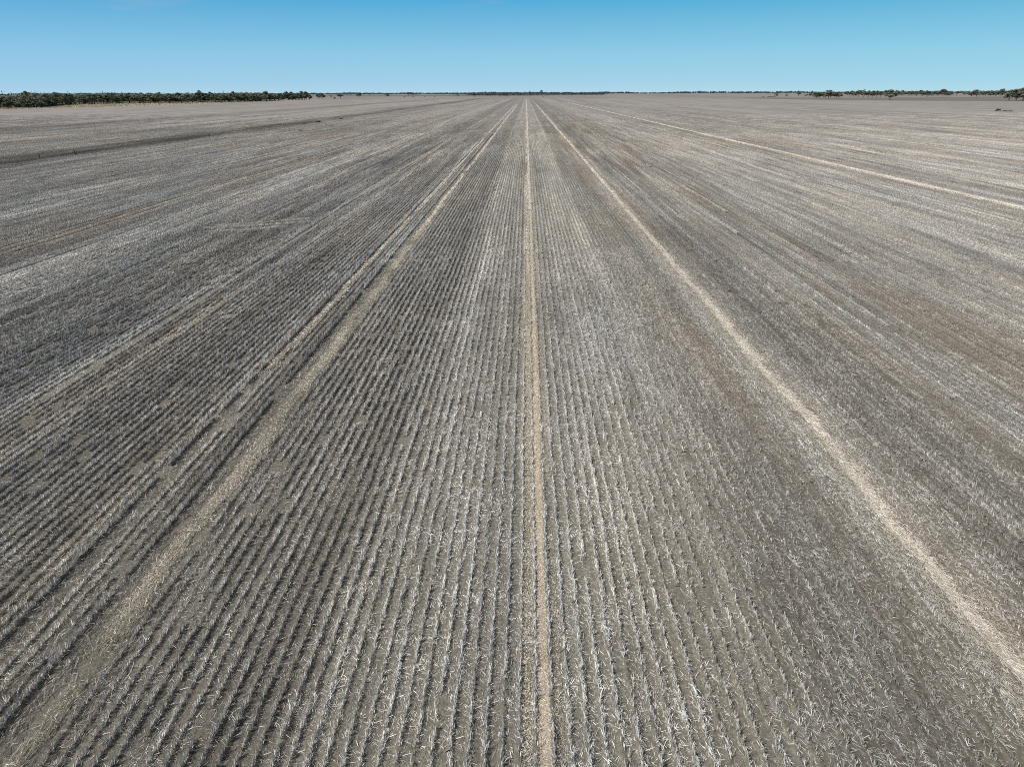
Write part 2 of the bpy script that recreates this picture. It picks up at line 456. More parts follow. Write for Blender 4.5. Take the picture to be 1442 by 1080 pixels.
# far stubble: blocks eight rows wide
offs = [(k - 3.5) * SP for k in range(8)]
seg2 = variants('row_block', [row_segment(8.0, .28, 6, 3, wmul=3.0, miss=.15, hmul=.9, mound=False, offsets=offs, cv=.3) for _ in range(5)], STRAW)
kx = np.arange(-170, 171); ky = np.arange(266, 520, 8.0)
KX, YY = np.meshgrid(kx, ky, indexing='ij'); KX = KX.ravel(); YY = YY.ravel().astype(float)
XX = X0 + KX * 3.0 + 1.3
ok = in_view(XX, YY) & (XX > -430) & (R.random(len(XX)) < np.interp(YY, [300, 520], [1, .1]))
for i, (tx, w) in enumerate(TRACKS):
    if i > 2: ok &= np.abs(XX - tx) > 1.75
XX, YY = XX[ok], YY[ok]; n = len(XX)
h = np.clip(.85 + .2 * vnoise2(XX / 5, YY / 60, 61), .4, 1.3)
scatter('stubble_rows', np.stack([XX, YY, np.zeros(n)], 1), np.where(R.random(n) < .5, 0, math.pi),
        np.stack([np.ones(n), np.ones(n) * 1.02, h], 1), R.integers(0, 5, n), tints(XX, YY, .08) * .90, seg2,
        'rows of standing grey stubble far out in the field')

# loose straw between the rows
lit = variants('loose_straw', [litter_patch(1.1, 1.1, 150, .02, .12, .005, .011, .33) for _ in range(6)]
               + [litter_patch(1.1, 1.1, 330, .02, .15, .005, .012, .45) for _ in range(4)], STRAW)
gx = np.arange(-58, 59); gy = np.arange(6, 66)
GX, GY = np.meshgrid(gx, gy, indexing='ij'); GX = GX.ravel().astype(float); GY = GY.ravel().astype(float)
ok = in_view(GX, GY); GX, GY = GX[ok], GY[ok]; n = len(GX)
GX += R.uniform(-.2, .2, n); GY += R.uniform(-.2, .2, n)
dense = (.35 + .5 * vnoise2(GX / 4, GY / 7, 71) + np.interp(GX, [-5, -4, 4, 6], [0, .1, .15, .1])) > R.random(n)
idx = np.where(dense, R.integers(6, 10, n), R.integers(0, 6, n))
scatter('straw_litter', np.stack([GX, GY, np.full(n, .003)], 1), np.where(R.random(n) < .5, 0, math.pi) + R.normal(0, .1, n),
        np.ones((n, 3)), idx, tints(GX, GY), lit, 'loose straws lying on the grey soil between the rows', 'straw')

# pale knocked-over clumps
bt = variants('pale_clump', [bright_tuft(int(R.integers(16, 46)), R.uniform(.06, .24)) for _ in range(10)], [M_STRAW, M_SOIL])
n0 = 120000
Y = 6 + 214 * R.random(n0) ** 1.0; X = (R.random(n0) * 2 - 1) * (Y * .8 + 4)
nr_ = R.random(n0) < .45; X = np.where(nr_, R.uniform(-14, 13, n0), X); Y = np.where(nr_ & (Y > 130), Y - 110, Y)
X = np.where(np.abs(X) > Y * .8 + 4, X * .3, X)
dens = np.interp(X, [-60, -42, -38, -30, -14, -6, -4.5, -1, 0, 1.2, 2, 5.0, 6.0, 9, 12, 17, 28, 31, 45, 60],
                 [.15, .6, .5, .08, .15, .3, .75, .45, .1, .3, .9, .8, .4, .3, .12, .3, .2, .5, .55, .3])
dens = dens * np.clip(.65 + .9 * vnoise2(X / 1.2, Y / 6, 81) + .35 * vnoise2(X / 8, Y / 8, 82), .03, 1.6)
ok = R.random(n0) < dens * .75
X, Y = X[ok], Y[ok]; n = len(X)
X = X0 + np.round((X - X0) / SP) * SP + R.normal(.02, .035, n) + lane_wander(Y)
for i in range(3):
    pass
s = R.uniform(.6, 1.25, n)
scatter('straw_clumps', np.stack([X, Y, np.full(n, .02)], 1), np.where(R.random(n) < .5, 0, math.pi) + R.normal(0, .12, n),
        np.stack([s, s * 1.1, s], 1), R.integers(0, 10, n), np.repeat(R.uniform(.62, .98, n)[:, None], 3, 1), bt,
        'pale clumps of flattened straw scattered along the stubble rows', 'straw')

# ------------------------------------------------------------------ ground sheet
def grid_sheet(name, xs, ys, z, mat):
    xs = np.asarray(xs, float); ys = np.asarray(ys, float)
    Xg, Yg = np.meshgrid(xs, ys, indexing='ij')
    V = np.stack([Xg.ravel(), Yg.ravel(), np.full(Xg.size, z)], 1)
    i = np.arange(Xg.size).reshape(Xg.shape)
    F = np.stack([i[:-1, :-1], i[1:, :-1], i[1:, 1:], i[:-1, 1:]], -1).reshape(-1, 4)
    return obj(name, mesh_np(name, V, F, [mat]))
ax = [-30000, -12000, -5000, -2000, -800, -300, -100, -30, 0, 30, 100, 300, 800, 2000, 5000, 12000, 30000]
gr = grid_sheet('ground', ax, [-3000, -500, -60, 0, 60, 200, 600, 1500, 3000, 6000, 12000, 22000, 45000], 0, M_SOIL)
tag(gr, 'grey soil of the stubble field', kind='structure')

def poly_sheet(name, pts, z, mat, label):
    me = bpy.data.meshes.new(name)
    me.from_pydata([(x, y, z) for x, y in pts], [], [tuple(range(len(pts)))]); me.materials.append(mat)
    return tag(obj(name, me), label, kind='structure')
M_BEYOND = simple_noise_mat('far pale paddock', (.20, .186, .176), (.262, .240, .226), (.004, .0012, 0), 1.0)
M_FALLOW = simple_noise_mat('brown fallow', (.145, .128, .112), (.195, .172, .152), (.03, .006, 0), 1.0)
M_GREENF = simple_noise_mat('green grey paddock', (.12, .125, .098), (.155, .155, .125), (.01, .01, 0), 1.0)
M_DRYG = simple_noise_mat('dry grass ground', (.34, .305, .21), (.46, .42, .30), (.08, .03, 0), 1.0)
M_WOODF = simple_noise_mat('woodland floor', (.07, .06, .045), (.16, .135, .10), (.1, .1, 0), 1.0)
poly_sheet('paddock', [(-30000, 1950), (-461, 1700), (0, 1900), (300, 1800), (497, 1689), (595, 2021), (768, 1901), (1369, 2131), (30000, 2300), (30000, 45000), (-30000, 45000)],
           .03, M_BEYOND, 'pale open paddock beyond the end of the stubble rows')
poly_sheet('paddock', [(470, 1770), (497, 1689), (537, 1328), (709, 1101), (1100, 900), (2600, 700), (2600, 2250), (1369, 2131), (768, 1901), (595, 2021)],
           .05, M_FALLOW, 'strip of brown fallow ground beyond the pale stubble on the right')
poly_sheet('paddock', [(-900, 3350), (-313, 3240), (30, 3330), (150, 3600), (-150, 4600), (-1400, 4700)],
           .07, M_GREENF, 'grey green paddock in front of the far trees')
poly_sheet('paddock', [(620, 2120), (2700, 2350), (2700, 2800), (900, 2600)], .07, M_BEYOND, 'pale dry ground under the right hand trees')
poly_sheet('grass_verge', [(-488, 640), (-480, 765), (-468, 812), (-455, 909), (-447, 1003), (-440, 1169), (-442, 1300), (-455, 1720), (-700, 1720), (-700, 640)],
           .02, M_DRYG, 'strip of dry yellow grass between the field and the left woodland')
poly_sheet('woodland_floor', [(-535, 640), (-527, 740), (-505, 762), (-552, 870), (-596, 981), (-592, 1042), (-577, 1088), (-530, 1118), (-498, 1194), (-462, 1261), (-482, 1371), (-484, 1496), (-468, 1660), (-1500, 1700), (-1500, 640)],
           .04, M_WOODF, 'shaded litter floor of the left woodland')

# ------------------------------------------------------------------ wheel tracks
def track(i, y0, y1, label, w=None):
    w = w or TRACKS[i][1]
    ys = [y0]
    while ys[-1] < y1: ys.append(ys[-1] + max(.18, ys[-1] * .012))
    ys = np.array(ys); n = len(ys)
    c = track_x(i, ys)
    z0 = .012 + .0 * ys
    wl = w * (.5 + .10 * R.normal(size=n).clip(-1.5, 1.5)); wr = w * (.5 + .10 * R.normal(size=n).clip(-1.5, 1.5))
    V = np.zeros((n, 5, 3)); V[:, :, 1] = ys[:, None]
    V[:, 0, 0] = c - wl; V[:, 1, 0] = c - w * .3; V[:, 2, 0] = c; V[:, 3, 0] = c + w * .3; V[:, 4, 0] = c + wr
    V[:, 0, 2] = .004; V[:, 4, 2] = .004
    V[:, 1, 2] = .022; V[:, 2, 2] = .016; V[:, 3, 2] = .022
    V[:, 1:4, 2] += R.normal(0, .004, (n, 3)).clip(-.008, .008)
    idx = np.arange(n * 5).reshape(n, 5)
    F = np.stack([idx[:-1, :-1], idx[:-1, 1:], idx[1:, 1:], idx[1:, :-1]], -1).reshape(-1, 4)
    o = obj('wheel_track', mesh_np('wheel_track', V.reshape(-1, 3), F, [M_TRACK]))
    return tag(o, label, kind='structure')
track(0, 6, 1880, 'narrow tan wheel track of trampled straw running up the middle of the field')
track(2, 6, 1600, 'wavy pale wheel track of flattened straw to the right of the middle')
track(3, 70, 1300, 'thin pale wheel track far out on the right side', .8)

ch = variants('chaff_tile', [litter_patch(.40, 1.05, 420, .02, .07, .006, .012, .5, .016, .1) for _ in range(6)]
              + [litter_patch(.55, 1.05, 480, .04, .18, .006, .013, .62, .05, .55) for _ in range(6)]
              + [litter_patch(.62, 1.05, 190, .06, .22, .006, .012, .55, .05, .7) for _ in range(6)], [M_CHAFF, M_SOIL])
px, py, ii, tt, sc = [], [], [], [], []
for y in np.arange(6, 110, 1.0):
    ln = float(lane_wander(y))
    px.append(float(track_x(0, y))); py.append(y); ii.append(R.integers(0, 6)); v_ = 1 + .10 * float(vnoise(y / 2.7, 98)); w_ = .88 + .06 * float(vnoise(y / 5, 99)); tt.append((1.20 * v_, 1.08 * v_, (w_ - .04) * v_)); sc.append((1.06, 1, 1))
    b = .5 + .35 * float(vnoise(y / 4, 91))
    px.append(.11 + ln); py.append(y + .3); ii.append(R.integers(0, 6)); tt.append((.5 * b + .80, .5 * b + .76, .5 * b + .66)); sc.append((.80, 1, 1.2))
    if vnoise(y / 5, 92) > -.2:
        px.append(.83 + ln); py.append(y + .3); ii.append(R.integers(0, 6)); tt.append((.92, .89, .83)); sc.append((.5, 1, 1))
    for q in range(2 + (vnoise(y / 1.9, 94) > 0)):
        f_ = .93 + .14 * float(vnoise(y / 2.3 + q * 7, 93))
        px.append(float(track_x(2, y)) + R.normal(0, .12)); py.append(y + q * .33); ii.append(R.integers(12, 18)); tt.append((f_ * 1.08, f_ * 1.07, f_ * 1.05)); sc.append((.95, 1, 1))
    for q in range(3):
        px.append(float(track_x(2, y)) - .58 + R.normal(0, .2)); py.append(y + q * .3); ii.append(R.integers(12, 18)); tt.append((.66, .67, .66)); sc.append((.9, 1, 1))
    px.append(float(track_x(2, y)) + .55 + R.normal(0, .1)); py.append(y); ii.append(R.integers(12, 18)); tt.append((.72, .71, .68)); sc.append((.8, 1, 1))
    for cx_ in (-11.35, -13.2, -12.3, -9.9):
        px.append(cx_ + ln + R.normal(0, .08)); py.append(y + R.uniform(-.3, .3)); ii.append(R.integers(12, 18)); b_ = R.uniform(.5, .8); tt.append((b_, b_, b_)); sc.append((.8, 1.1, 1))
    pn = float(vnoise(y / 3.2, 95)) + .35 * float(vnoise(y / 1.1, 96))
    tx = float(track_x(1, y))
    if pn > -.6:
        k = .95 + .16 * min(1, max(-.6, pn))
        for q in range(4):
            px.append(tx + R.normal(0, .10)); py.append(y + R.uniform(0, 1)); ii.append(R.integers(12, 18)); tt.append((k * 1.06, k * 1.06, k * 1.04)); sc.append((.62, 1.1, 1.2))
        if pn > .1:
            px.append(tx + R.normal(0, .15)); py.append(y + .4); ii.append(R.integers(12, 18)); tt.append((k, k * .985, k * .95)); sc.append((1.0, 1, 1.1))
    if vnoise(y / 6, 97) > 0:
        px.append(-14.0 + ln + R.normal(0, .1)); py.append(y); ii.append(R.integers(12, 18)); tt.append((.78, .76, .72)); sc.append((.9, 1, 1))
n = len(px)
scatter('track_chaff', np.stack([px, py, np.full(n, .018)], 1), np.where(R.random(n) < .5, 0, math.pi), np.array(sc), np.array(ii), np.array(tt), ch,
        'tan chaff and broken straw lying thick on the wheel tracks', 'chaff')

# straw lines left by the machines further out (longer pieces, coarser straw)
cl = variants('straw_line', [litter_patch(.42, 4.2, 950, .08, .30, .014, .028, .62, .09, .7) for _ in range(8)], [M_CHAFF, M_SOIL])
LINES = [(.11, 66, 1100, .8, .82, -.8), (.485, 90, 1500, .85, 1.02, -.95), (60.3, 60, 1100, .85, .92, -1.5), (-10.75, 75, 900, .8, 1.0, -.8), (-13.1, 36, 900, .7, 1.0, -.7), (-11.95, 60, 500, .4, .8, .1), (-22.9, 40, 200, .7, .9, -.6), (-20.6, 40, 200, .7, .9, -.6),
         (-39.2, 60, 500, .6, .75, -.2), (-41.2, 60, 500, .7, .78, -.4), (-36.8, 110, 420, .5, .72, 0), (-46.9, 50, 1100, .9, .86, -.8), (-53.2, 60, 700, .5, .8, -.3), (-64.5, 80, 800, .6, .8, -.3), (-77.3, 90, 700, .6, .78, -.3), (-90, 120, 800, .6, .8, -.3), (-145, 170, 900, 1.0, .8, -.3), (-170, 200, 900, 1.0, .8, -.3), (36.2, 70, 500, .5, .78, -.1), (72.2, 110, 700, .7, .66, -.1), (120.3, 150, 800, .9, .66, -.3), (180, 230, 900, 1.2, .66, -.3), (-48.0, 60, 300, .9, .62, -.2), (-59.6, 70, 500, .6, .72, -.1),
         (-30.5, 150, 420, .3, .7, 0), (6.15, 170, 900, .5, .80, -.6), (-4.9, 70, 500, .4, .78, -.1), (23.8, 60, 600, .5, .72, -.4), (21.0, 70, 400, .4, .7, 0), (12.3, 100, 900, .9, .95, -.8),
         (60.3, 70, 900, 1.0, .95, -.9), (62.6, 90, 500, .5, .6, 0), (84.3, 100, 600, .7, .62, -.3), (86.8, 110, 600, .6, .62, -.2), (108.3, 130, 700, .8, .62, -.3), (-71.5, 90, 600, .6, .7, -.1), (-95, 120, 700, .9, .72, -.4), (-130, 160, 800, .9, .7, -.2)]
px, py, ii, tt, sc = [], [], [], [], []
for q, (lx, y0, y1, wd, br, th) in enumerate(LINES):
    y = y0
    while y < y1:
        L_ = 1.0 if y < 200 else 2.2
        if float(vnoise(y / 14 / L_, 200 + q)) + .5 * float(vnoise(y / 5, 240 + q)) > th:
            b = br + .08 * float(vnoise(y / 9, 280 + q))
            px.append(lx + float(lane_wander(y)) + .25 * float(vnoise(y / 30, 300 + q)) * (abs(lx) > 20) + R.normal(0, .06)); py.append(y)
            ii.append(R.integers(0, 8)); b *= 1.0 if abs(lx) < 19 or lx == 60.3 or -50 < lx < 0 else .88; tt.append((b * 1.02, b, b * .99)); sc.append((wd * (1 if y < 200 else 1.3), L_, 2.2 if lx > 18 else (.8 if lx < -18 else 1.3)))
        y += 4.0 * L_
for (ax_, ay_, bx_, by_) in ((-33.5, 74.5, -24.0, 78.5), (-33.0, 76.0, -24.5, 80.5), (-32, 72.5, -25.5, 75.5)):   # pass turned across the rows
    for t_ in np.linspace(0, 1, 26):
        px.append(ax_ + (bx_ - ax_) * t_ + R.normal(0, .1)); py.append(ay_ + (by_ - ay_) * t_ ** 1.3 + R.normal(0, .15)); ii.append(R.integers(0, 8))
        b = R.uniform(.55, .8); tt.append((b, b, b)); sc.append((.55, .13, 2.0))
n = len(px)
scatter('straw_lines', np.stack([px, py, np.full(n, .02)], 1), np.where(R.random(n) < .5, 0, math.pi), np.array(sc), np.array(ii), np.array(tt), cl,
        'thin pale lines of spilled straw running the length of the field', 'straw')

# ------------------------------------------------------------------ trees
def tube(pts, rads, sides=6):
    P = np.array(pts, float); n = len(P); V = []
    for i in range(n):
        d = P[min(i + 1, n - 1)] - P[max(i - 1, 0)]; d /= np.linalg.norm(d) + 1e-9
        a = np.cross(d, [0.3, 1, .1]); a /= np.linalg.norm(a); b = np.cross(d, a)
        for k in range(sides):
            t = 6.2832 * k / sides
            V.append(P[i] + rads[i] * (math.cos(t) * a + math.sin(t) * b))
    F = [(i * sides + k, i * sides + (k + 1) % sides, (i + 1) * sides + (k + 1) % sides, (i + 1) * sides + k) for i in range(n - 1) for k in range(sides)]
    return np.array(V), np.array(F)

def cat(parts):
    Vs, Fs, nv = [], [], 0
    for V, F in parts: Vs.append(V); Fs.append(F + nv); nv += len(V)
    return np.concatenate(Vs), np.concatenate(Fs)

def tree_meshes(kind, seed):
    """unit: 10 m tall, 10 m wide"""
    rr = np.random.default_rng(seed)
    cfg = {'b': (.16, 1.0, 22, .5), 'f': (.42, .86, 16, .5), 's': (.30, .9, 12, .42), 'r': (.0, 1.0, 16, .5), 'l': (.50, .8, 9, .5), 'm': (.45, .8, 9, .4), 'd': (.5, .4, 0, .3)}
    lo, spread, nc, _ = cfg[kind]
    lean = {'l': 2.2, 'f': .5}.get(kind, .3) * (1 if seed % 2 else -1)
    clumps = []
    for k in range(nc):
        a = rr.uniform(0, 6.28); z = lo + (1 - lo) * rr.uniform(.12, .93) ** .85
        prof = math.sin(min(1, max(.05, (z - lo) / (1 - lo) * .95 + .12)) * math.pi) ** .6
        if kind in 'fl': prof = .45 + .55 * min(1, (z - lo) / (1 - lo) * 1.6) if z < .85 else .7
        r = 3.9 * spread * prof * math.sqrt(rr.uniform(.15, 1))
        clumps.append((r * math.cos(a) + lean * z, r * math.sin(a), z * 9.6, rr.uniform(.75, 1.55) * (.75 if z > .85 else 1), rr.uniform(-.2, .25)))
    parts = []
    hgt = (.62 if kind != 'r' else .4) * 10
    parts.append(tube([(0, 0, -.1), (lean * .1, .05, hgt * .3), (lean * .45, -.1, hgt * .7), (lean * .8, .1, hgt)], [.34, .26, .18, .09]))
    for c in clumps[::2]:
        z0 = min(hgt * .9, max(.8, c[2] * .5))
        parts.append(tube([(lean * z0 / 10, 0, z0), (c[0] * .55, c[1] * .55, (z0 + c[2]) * .55), (c[0], c[1], c[2])], [.14, .09, .04], 4))
    if kind == 'd':
        for k in range(9):
            a = rr.uniform(0, 6.28); z0 = rr.uniform(3, 6)
            parts.append(tube([(lean * z0 / 10, 0, z0), (1.2 * math.cos(a), 1.2 * math.sin(a), z0 + 1.8), (2.2 * math.cos(a), 2.2 * math.sin(a), z0 + rr.uniform(2.2, 4))], [.16, .12, .07], 4))
    tv, tf = cat(parts)
    if not clumps: return mesh_np('trunk', tv, tf, [M_PALE], smooth=True), None
    Vs, Cs = [], []
    for (cx, cy, cz, cr, cb) in clumps:
        m = int(115 * cr * cr ** .5)
        d = rr.normal(size=(m, 3)); d /= np.linalg.norm(d, axis=1)[:, None]
        rad = cr * rr.uniform(.45, 1.12, m) ** .7
        c = np.stack([cx + d[:, 0] * rad * 1.15, cy + d[:, 1] * rad * 1.15, cz + d[:, 2] * rad * .75], 1)
        c[:, 2] = np.maximum(c[:, 2], .15)
        s = rr.uniform(.12, .32, m)
        nrm = d + rr.normal(0, .55, (m, 3)); nrm /= np.linalg.norm(nrm, axis=1)[:, None]
        u = np.cross(nrm, rr.normal(size=(m, 3))); u /= np.linalg.norm(u, axis=1)[:, None]
        v = np.cross(nrm, u)
        q = np.stack([c + (u * 1.3) * s[:, None], c + v * s[:, None] * .8, c - (u * 1.3) * s[:, None], c - v * s[:, None] * .8], 1)
        Vs.append(q.reshape(-1, 3))
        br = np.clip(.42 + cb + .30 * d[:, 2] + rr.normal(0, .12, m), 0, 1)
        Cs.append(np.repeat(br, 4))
    V = np.concatenate(Vs); C_ = np.concatenate(Cs); F = np.arange(len(V)).reshape(-1, 4)
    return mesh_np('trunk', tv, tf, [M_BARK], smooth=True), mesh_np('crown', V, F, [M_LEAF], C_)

LIB = {}
for k, nv_ in (('b', 6), ('f', 4), ('s', 3), ('r', 3), ('l', 2), ('d', 2)):
    LIB[k] = [tree_meshes(k, 100 + 17 * i + ord(k)) for i in range(nv_)]
def tree(x, y, hgt, wid, kind, label, group=None, cat_='tree'):
    nm = {'r': 'bush', 'd': 'bare_sapling'}.get(kind, 'tree')
    e = bpy.data.objects.new(nm, None); link(e)
    e.location = (x, y, 0); e.rotation_euler.z = random.uniform(0, 6.28) if kind not in 'lf' else random.uniform(-.5, .5)
    wid *= 1.22 if kind in 'rld' or group else 1.42
    e.scale = (wid / 8.6, wid / 8.6, hgt / 10.2)
    tag(e, label, {'r': 'bush', 'd': 'sapling'}.get(kind, cat_), group)
    tm, cm = random.choice(LIB[kind])
    obj('trunk', tm, e)
    if cm: obj('crown', cm, e)
    return e

SOLO = [
    (-526, 1930, 13.6, 10.7, 'b', 'round dark tree just past the right end of the left woodland'),
    (-527, 1976, 12.7, 11.0, 'b', 'smaller tree touching the round tree past the left woodland end'),
    (-563, 2197, 9.4, 6.1, 's', 'thin small tree left of the lone forked tree'),
    (-459, 1825, 5.9, 6.8, 'r', 'low round bush at the foot of the thin small tree left of the forked tree'),
    (-477, 1961, 13.5, 14.6, 'f', 'lone forked tree beside the low round bush'),
    (-616, 2805, 16.1, 15.6, 'b', 'lone tree with a narrow foot between the forked tree and the squat dark tree'),
    (-485, 2660, 15.3, 14.8, 'r', 'squat dark tree with foliage down to the ground'),
    (-450, 2928, 16.6, 21.7, 'f', 'wide topped lone tree with a smaller one touching it'),
    (-472, 3163, 16.7, 11.7, 's', 'narrow tree touching the wide topped lone tree'),
    (-435, 2727, 2.5, 7.6, 'r', 'tiny dark bush just left of the wide topped lone tree'),
    (-401, 2713, 2.5, 7.5, 'r', 'tiny dark bush just right of the wide topped lone tree'),
    (-358, 2694, 3.0, 5.0, 'r', 'left one of two tiny dark bushes in open ground'),
    (-322, 2679, 3.5, 5.0, 'r', 'right one of two tiny dark bushes in open ground'),
    (-238, 2643, 13.5, 9.8, 's', 'slim pale tree alone in front of the grey green paddock'),
    (-164, 2412, 15.7, 15.7, 'f', 'spreading tree with crown wider than its dark foot'),
    (-174, 3405, 14.5, 18.9, 'b', 'rounded tree merging into the far belt just right of the spreading tree'),
    (-157, 3396, 13.5, 15.7, 'b', 'second rounded tree to the right of the spreading tree'),
    (-102, 2924, 14.9, 16.3, 'f', 'tree with a dark foot near the right end of the left row of lone trees'),
    (-86, 3090, 12.9, 14.3, 'b', 'paler tree behind the stubby dark tree'),
    (-61, 2485, 7.4, 5.8, 's', 'stubby dark tree nearest the far end of the stubble rows'),
    (25, 5376, 27.4, 11.0, 's', 'tiny thin tree standing above the far belt over the middle track'),
    (97, 4962, 32, 17, 's', 'tall narrow tree standing above the far belt right of the middle track'),
    (56, 2517, 2.3, 4.7, 'r', 'tiny dark bush below the tall narrow tree'),
    (574, 1771, 14.5, 7.4, 's', 'upright tree at the end of a low dark log line'),
    (615, 1827, 9.3, 6.8, 'l', 'small leaning tree with a bare bent trunk'),
    (617, 1803, 7.7, 3.3, 'd', 'left of two pale bare saplings between small dark trees'),
    (624, 1801, 7.7, 3.7, 'd', 'right of two pale bare saplings between small dark trees'),
    (974, 2761, 13.6, 15.4, 'f', 'distant tree with a sloping crown behind the bare saplings'),
    (648, 1793, 10.0, 8.3, 'l', 'dark v shaped small tree with a thick trunk'),
    (673, 1832, 14.3, 8.5, 's', 'grey slim tree left of the big cluster'),
    (639, 1707, 13.5, 11.1, 'b', 'leftmost tree of the big cluster on the right'),
    (662, 1743, 14.6, 11.3, 'b', 'second tree from the left in the big cluster on the right'),
    (670, 1740, 15.0, 11.3, 'b', 'tree of the big cluster directly left of its tallest tree'),
    (644, 1644, 19.4, 15.3, 'b', 'tallest tree of the big cluster with a domed crown'),
    (622, 1558, 13.6, 11.6, 'f', 'dark foreground tree right of the tallest tree in the cluster'),
    (735, 1811, 14.1, 11.8, 'b', 'tree at the right edge of the big cluster'),
    (903, 2156, 14.4, 12.0, 'f', 'first tree of the long row right of the gap'),
    (774, 1797, 18.0, 13.3, 'f', 'tree with a forked dark trunk in the long row right of the gap'),
    (644, 1367, 18.3, 14.0, 'b', 'big near tree standing forward on the edge of the brown strip'),
    (1353, 2786, 21.2, 12.9, 'b', 'tall narrow crowned tree in the row behind the big near tree'),
    (1457, 2855, 21.2, 15.9, 'b', 'dark upright tree at the right end of the short row'),
    (1050, 2027, 17.7, 15.0, 's', 'pale grey green tree standing forward of the short row'),
    (1208, 2246, 21.7, 20.8, 'b', 'wide tree with a pointed top'),
    (1184, 2179, 13.3, 10.1, 'b', 'small tree pressed against the wide pointed tree'),
    (1552, 2793, 16.3, 20.7, 'f', 'umbrella shaped tree by the pale gap'),
    (1351, 2349, 13.1, 15.3, 'b', 'low left tree of the dense pair beyond the brown strip'),
    (1249, 2149, 20.7, 19.9, 'b', 'tall right tree of the dense pair beyond the brown strip'),
    (1318, 2155, 22.0, 14.0, 'f', 'tree with an open sparse top above the others'),
    (760, 1218, 17.0, 13.6, 'b', 'left dark tree of the nearest clump at the right edge'),
    (752, 1188, 19.1, 14.4, 'b', 'middle dark tree of the nearest clump at the right edge'),
    (744, 1159, 21.3, 15.1, 'b', 'tallest dark tree of the nearest clump at the right edge'),
]
ROW = [(966, 2278, 14.0, 12.7), (936, 2142, 20.7, 15.9), (947, 2137, 17.8, 13.9), (840, 1875, 18.1, 10.4), (965, 2129, 17.8, 13.8),
       (975, 2125, 16.8, 11.8), (986, 2120, 19.7, 13.8), (1267, 2653, 20.4, 14.8), (1420, 2879, 16.6, 16.0), (1432, 2872, 16.5, 18.6),
       (1443, 2864, 16.5, 15.9), (1492, 2833, 15.8, 15.8), (1403, 2632, 16.6, 14.6), (1593, 2909, 13.0, 10.8), (1631, 2883, 15.0, 13.4),
       (1382, 2333, 15.2, 15.2), (1315, 2196, 16.1, 16.3), (1365, 2253, 17.1, 16.7), (753, 1157, 20.6, 15.1), (766, 1165, 18, 15), (780, 1180, 19, 14)]
ROW += [(1273, 3061, 17.1, 21.9), (1178, 2795, 18.5, 21.2), (1298, 3024, 13.8, 20.9), (1161, 2654, 15.4, 16.7), (1230, 2757, 15.9, 20.4), (1230, 2730, 14.8, 19.5), (1351, 2952, 14.2, 20.4), (1255, 2682, 14.9, 20.7), (1361, 2865, 16.1, 22.2), (1239, 2582, 17.3, 16.6), (1235, 2529, 15.1, 16.7), (1372, 2769, 16.4, 19.7), (1369, 2712, 14.8, 21.0), (1310, 2557, 14.8, 16.2), (1323, 2547, 13.7, 18.0), (1372, 2618, 14.0, 18.6), (1516, 2858, 13.8, 22.5), (1606, 2972, 15.9, 18.7), (1549, 2828, 13.6, 17.3), (1500, 2612, 14.2, 17.4), (1443, 2468, 15.0, 19.4), (1627, 2764, 14.6, 16.8), (1684, 2821, 14.5, 17.8), (1761, 2906, 15.9, 22.7), (1488, 2433, 15.0, 17.0), (1577, 2546, 14.6, 18.3), (1503, 2398, 15.0, 17.7), (1740, 2749, 12.6, 19.2), (1644, 2572, 15.1, 18.3), (672, 1784, 13.4, 11.6), (697, 1824, 14.2, 11.9), (690, 1779, 13.9, 11.6), (701, 1775, 14.8, 11.5), (713, 1771, 13.2, 11.5)]
for a in SOLO: tree(*a)
for x, y, hh, ww in ROW:
    tree(x, y, hh, ww * 1.1, 'b', 'grey green tree in the broken row along the right horizon', 'trees in the row on the right horizon')

# left woodland: every tree of the front ranks
EDGE = [(-533, 600), (-520, 714), (-522, 740), (-498, 766), (-546, 870), (-590, 981), (-588, 1042), (-573, 1088), (-525, 1118), (-493, 1194),
        (-458, 1261), (-475, 1371), (-477, 1496), (-463, 1640)]
E_ = np.array(EDGE, float); seglen = np.r_[0, np.cumsum(np.hypot(*np.diff(E_, axis=0).T))]
def edge_pt(s): return np.interp(s, seglen, E_[:, 0]), np.interp(s, seglen, E_[:, 1])
tall = {545: 'dark tree rising above the flat canopy of the left woodland, its top bare and forked'}
cnt = 0
for rank, (off, gap) in enumerate(((3, 10.5), (13, 11.5), (26, 14))):
    s = R.uniform(0, 5)
    while s < seglen[-1]:
        ex, ey = edge_pt(s)
        x = ex - off - abs(R.normal(0, 3)); y = ey + R.normal(0, 2)
        if ey > 1500 and rank == 2: break
        hgt = (12.3 + R.normal(0, 1.9) + (R.random() < .12) * R.uniform(1.5, 4.5)) * (1 if rank < 2 else 1.04)
        if ey < 820: hgt *= .86
        tree(x, y, max(9, hgt), R.uniform(10, 14), 'b' if R.random() < .85 else 's',
             'grey green tree in the front ranks of the long woodland on the left', 'trees in the front ranks of the left woodland')
        cnt += 1
        s += gap * R.uniform(.75, 1.3)

s = 2.0
while s < seglen[-1] * .75:
    ex, ey = edge_pt(s)
    tree(ex + R.normal(.5, 1.5), ey, R.uniform(3.5, 8) if ey < 900 else R.uniform(2, 5), R.uniform(6, 10), 'r',
         'leafy bush at the foot of the trees along the left woodland edge', 'bushes along the edge of the left woodland')
    s += R.uniform(5, 10) if ey < 860 else R.uniform(14, 40)
